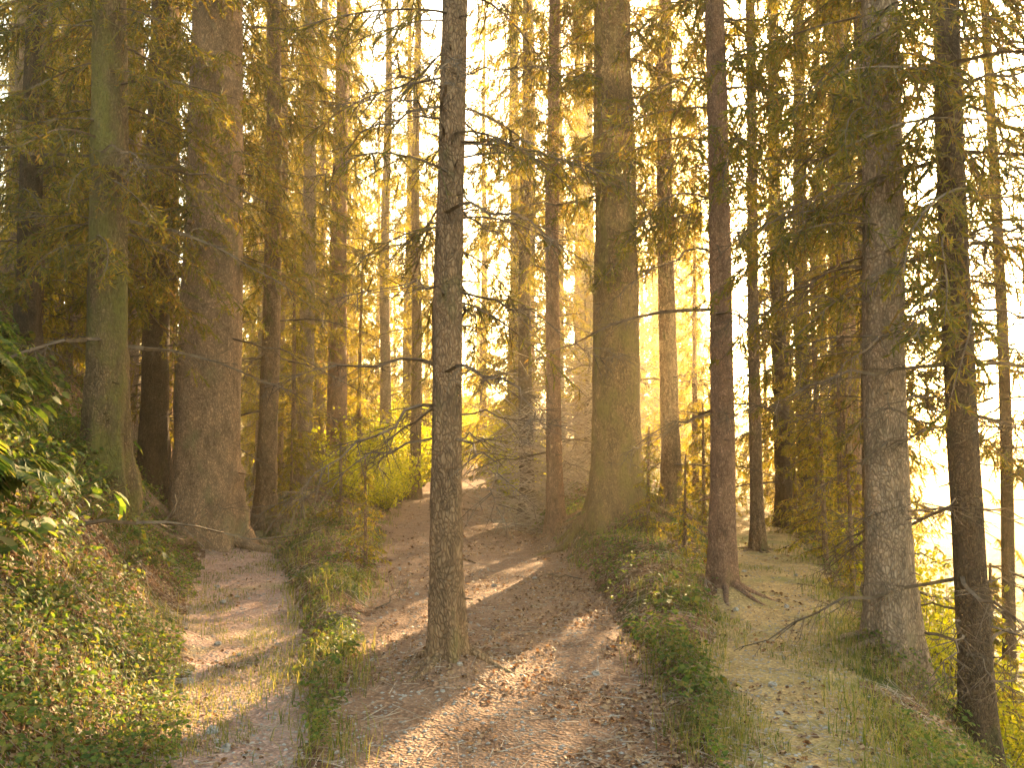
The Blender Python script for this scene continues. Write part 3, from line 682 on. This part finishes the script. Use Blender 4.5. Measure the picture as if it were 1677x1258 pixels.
# ------------------------------------------------------------------ stuff: litter, grass, ground cover, gravel
def sample(n, y0, y1, g, xmax=0.64):
    """points on the ground, denser near the camera"""
    y = y0 * (y1 / y0) ** g.random(n); x = g.uniform(-xmax, xmax, n) * (y + 1.0)
    return x, y
g = np.random.default_rng(31)
x, y = sample(130000, 3.0, 28, g)
yy = np.maximum(y, 0); cl = onpath(x, y)
inC = (x > ed(CPl, y)) & (x < ed(CPr, y)) & (y > 4)
lake = x > ed(RPr, y) + 5
keep = (~cl | (g.random(len(x)) < 0.13) | (inC & (g.random(len(x)) < np.clip(0.42 + 0.45 * (x - 0.1) + 1.3 * fbm(x * 1.2 + 30, y * 0.7, 3), 0.08, 0.92)))) & ~lake & (fbm(x * 0.8, y * 0.8, 3) > -0.14)
x, y = x[keep], y[keep]; nr = normal_at(x, y)
p = np.stack([x, y, H(x, y)], 1) + nr * 0.012
d = norm(np.cross(nr, g.normal(size=nr.shape))); up = norm(nr + 0.45 * g.normal(size=nr.shape))
fx = norm(d - up * (d * up).sum(1, keepdims=True)); v, fq, ft = leaves(p, fx, up, g.uniform(0.022, 0.06, len(x)) * (0.8 + 0.02 * y))
tag(add('leaf_litter', mesh_from('leaf_litter', [(v, fq, 0), (v, ft, 0)], [M_litter])), 'brown fallen leaves strewn over bank, verges and path', 'leaf litter', kind='stuff')

# fine twigs and needles on the ground
x, y = sample(26000, 3.0, 24, g); keep = (~onpath(x, y) | (g.random(len(x)) < 0.22)) & (x < ed(RPr, y) + 5); x, y = x[keep], y[keep]
nr = normal_at(x, y); p = np.stack([x, y, H(x, y)], 1) + nr * 0.015
d = norm(np.cross(nr, g.normal(size=nr.shape)) + 0.18 * g.normal(size=nr.shape)); l = g.uniform(0.04, 0.28, (len(x), 1))
v, f = sticks(p - d * l / 2, p + d * l / 2, g.uniform(0.0015, 0.004, len(x)), 0.001, g)
tag(add('twig_litter', mesh_from('twig_litter', [(v, f, 0)], [M_paletwig])), 'thin dry twigs scattered over the forest floor', 'twigs', kind='stuff')

# grass
def grass(n, y0, y1, cond, lmin, lmax, name, lb, wd=0.006):
    x, y = sample(n, y0, y1, g); k = cond(x, y); x, y = x[k], y[k]
    m = len(x); p = np.stack([x, y, H(x, y) - 0.01], 1)
    l = g.uniform(lmin, lmax, m)[:, None]; az = g.uniform(0, 6.28, m)
    o = np.stack([np.cos(az), np.sin(az), np.zeros(m)], 1) * g.uniform(0.1, 0.9, (m, 1)); upv = np.array([0, 0, 1])
    p1 = p + norm(o * 0.5 + upv) * l * 0.55; p2 = p1 + norm(o * 1.6 + upv * 0.6) * l * 0.5
    w = wd * (0.6 + 0.05 * y); sd_ = np.stack([-np.sin(az), np.cos(az), np.zeros(m)], 1)
    v1, f1 = ribbons(p, p1, w, w * 0.8, g, sd_); v2, f2 = ribbons(p1, p2, w * 0.8, w * 0.1, g, sd_)
    tag(add(name, mesh_from(name, [(v1, f1, 0), (v2, f2, 0)], [M_grass])), lb, 'grass', kind='stuff')
def verge(x, y):
    x = x + g.normal(size=len(x)) * 0.10
    a = (x > ed(LPr, y) - 0.12) & (x < ed(CPl, y) + 0.1); b = (x > ed(CPr, y) - 0.05) & (x < ed(RPl, y) + 0.1); c = (x > ed(RPr, y) - 0.25) & (x < ed(RPr, y) + 1.6)
    e = (x < ed(LPl, y) + 0.1) & (g.random(len(x)) < 0.25)
    return (a | b | c | e) & (fbm(x * 1.5, y * 1.5 + 40, 3) > -0.02)
grass(140000, 3.4, 26, verge, 0.04, 0.20, 'grass', 'tufts of grass along the verges and path edges')
def strip(x, y):
    lm = 0.5 * (ed(LPl, y) + ed(LPr, y)); rm = 0.5 * (ed(RPl, y) + ed(RPr, y))
    nz = fbm(x * 1.7 + 60, y * 0.9, 3)
    return (((np.abs(x - lm) < 0.75) & onpath(x, y) & (nz > 0.03)) | ((np.abs(x - rm) < 0.9) & (x > ed(CPr, y) - 0.1) & (nz > 0.02))) & (y < 14)
grass(120000, 3.4, 14, strip, 0.025, 0.085, 'grass', 'short sparse grass growing in patches on the gravel paths', 0.005)

# ground cover: small round leaves on bank and verges
x, y = sample(120000, 2.8, 16, g)
bank = x < ed(LPl, y) - 0.02
nz = fbm(x * 1.0 + 80, y * 1.0, 3)
vg = ((x > ed(CPr, y)) & (x < ed(RPl, y))) | ((x > ed(LPr, y)) & (x < ed(CPl, y))) | ((x > ed(RPr, y)) & (x < ed(RPr, y) + 2.5))
keep = (bank & (nz > -0.10)) | (vg & (nz > 0.03)) | (onpath(x, y) & (np.abs(x - ed(LPl, y)) < 0.14) & (nz > 0.08))
x, y = x[keep], y[keep]; m = len(x); nr = normal_at(x, y)
p = np.stack([x, y, H(x, y)], 1) + nr * g.uniform(0.01, 0.16, (m, 1))
up = norm(nr * 0.5 + [0, -0.1, 0.6] + 0.4 * g.normal(size=nr.shape)); d = norm(np.cross(up, g.normal(size=nr.shape)))
v, fq, ft = leaves(p, d, up, g.uniform(0.02, 0.055, m) * (0.8 + 0.03 * y))
tag(add('ground_cover', mesh_from('ground_cover', [(v, fq, 0), (v, ft, 0)], [M_leaf])), 'small round green leaves covering bank and verges', 'ground cover', kind='stuff')

# gravel
x, y = sample(26000, 3.0, 14, g); keep = onpath(x, y); x, y = x[keep], y[keep]; m = len(x)
octv = np.array([[1, 0, 0], [0, .8, 0], [-1, 0, 0], [0, -.8, 0], [0.1, 0, .5], [0, 0, -.5]]); octf = [[0, 1, 4], [1, 2, 4], [2, 3, 4], [3, 0, 4], [1, 0, 5], [2, 1, 5], [3, 2, 5], [0, 3, 5]]
az = g.uniform(0, 6.28, m); z0 = np.zeros(m)
v, f = scatter(octv, octf, np.stack([x, y, H(x, y) + 0.002], 1), np.stack([np.cos(az), np.sin(az), z0], 1), np.stack([-np.sin(az), np.cos(az), z0], 1), np.tile([0, 0, 1.0], (m, 1)), 0.004 + 0.015 * g.random(m) ** 2.5)
tag(add('gravel', mesh_from('gravel', [(v, f, 0)], [M_stone])), 'small grey stones scattered on the paths', 'gravel', kind='stuff')

# ------------------------------------------------------------------ haze: one closed box of air round the scene
if HAZE_DENSITY > 0:
    m, nt, out = newmat('haze')
    pv = N(nt, 'ShaderNodeVolumePrincipled', inp={'Color': (1.0, 0.83, 0.52, 1), 'Density': HAZE_DENSITY, 'Anisotropy': 0.8})
    nt.links.new(pv.outputs[0], out.inputs['Volume'])
    bx = np.array([[sx, sy, sz] for sx in (-120, 130) for sy in (-25, 160) for sz in (-10.5, 42)], float)
    bf = [[0, 1, 3, 2], [4, 6, 7, 5], [0, 4, 5, 1], [2, 3, 7, 6], [0, 2, 6, 4], [1, 5, 7, 3]]
    tag(add('haze', mesh_from('haze', [(bx, bf, 0)], [m])), 'golden sunlit haze between the trees', 'haze', kind='stuff')
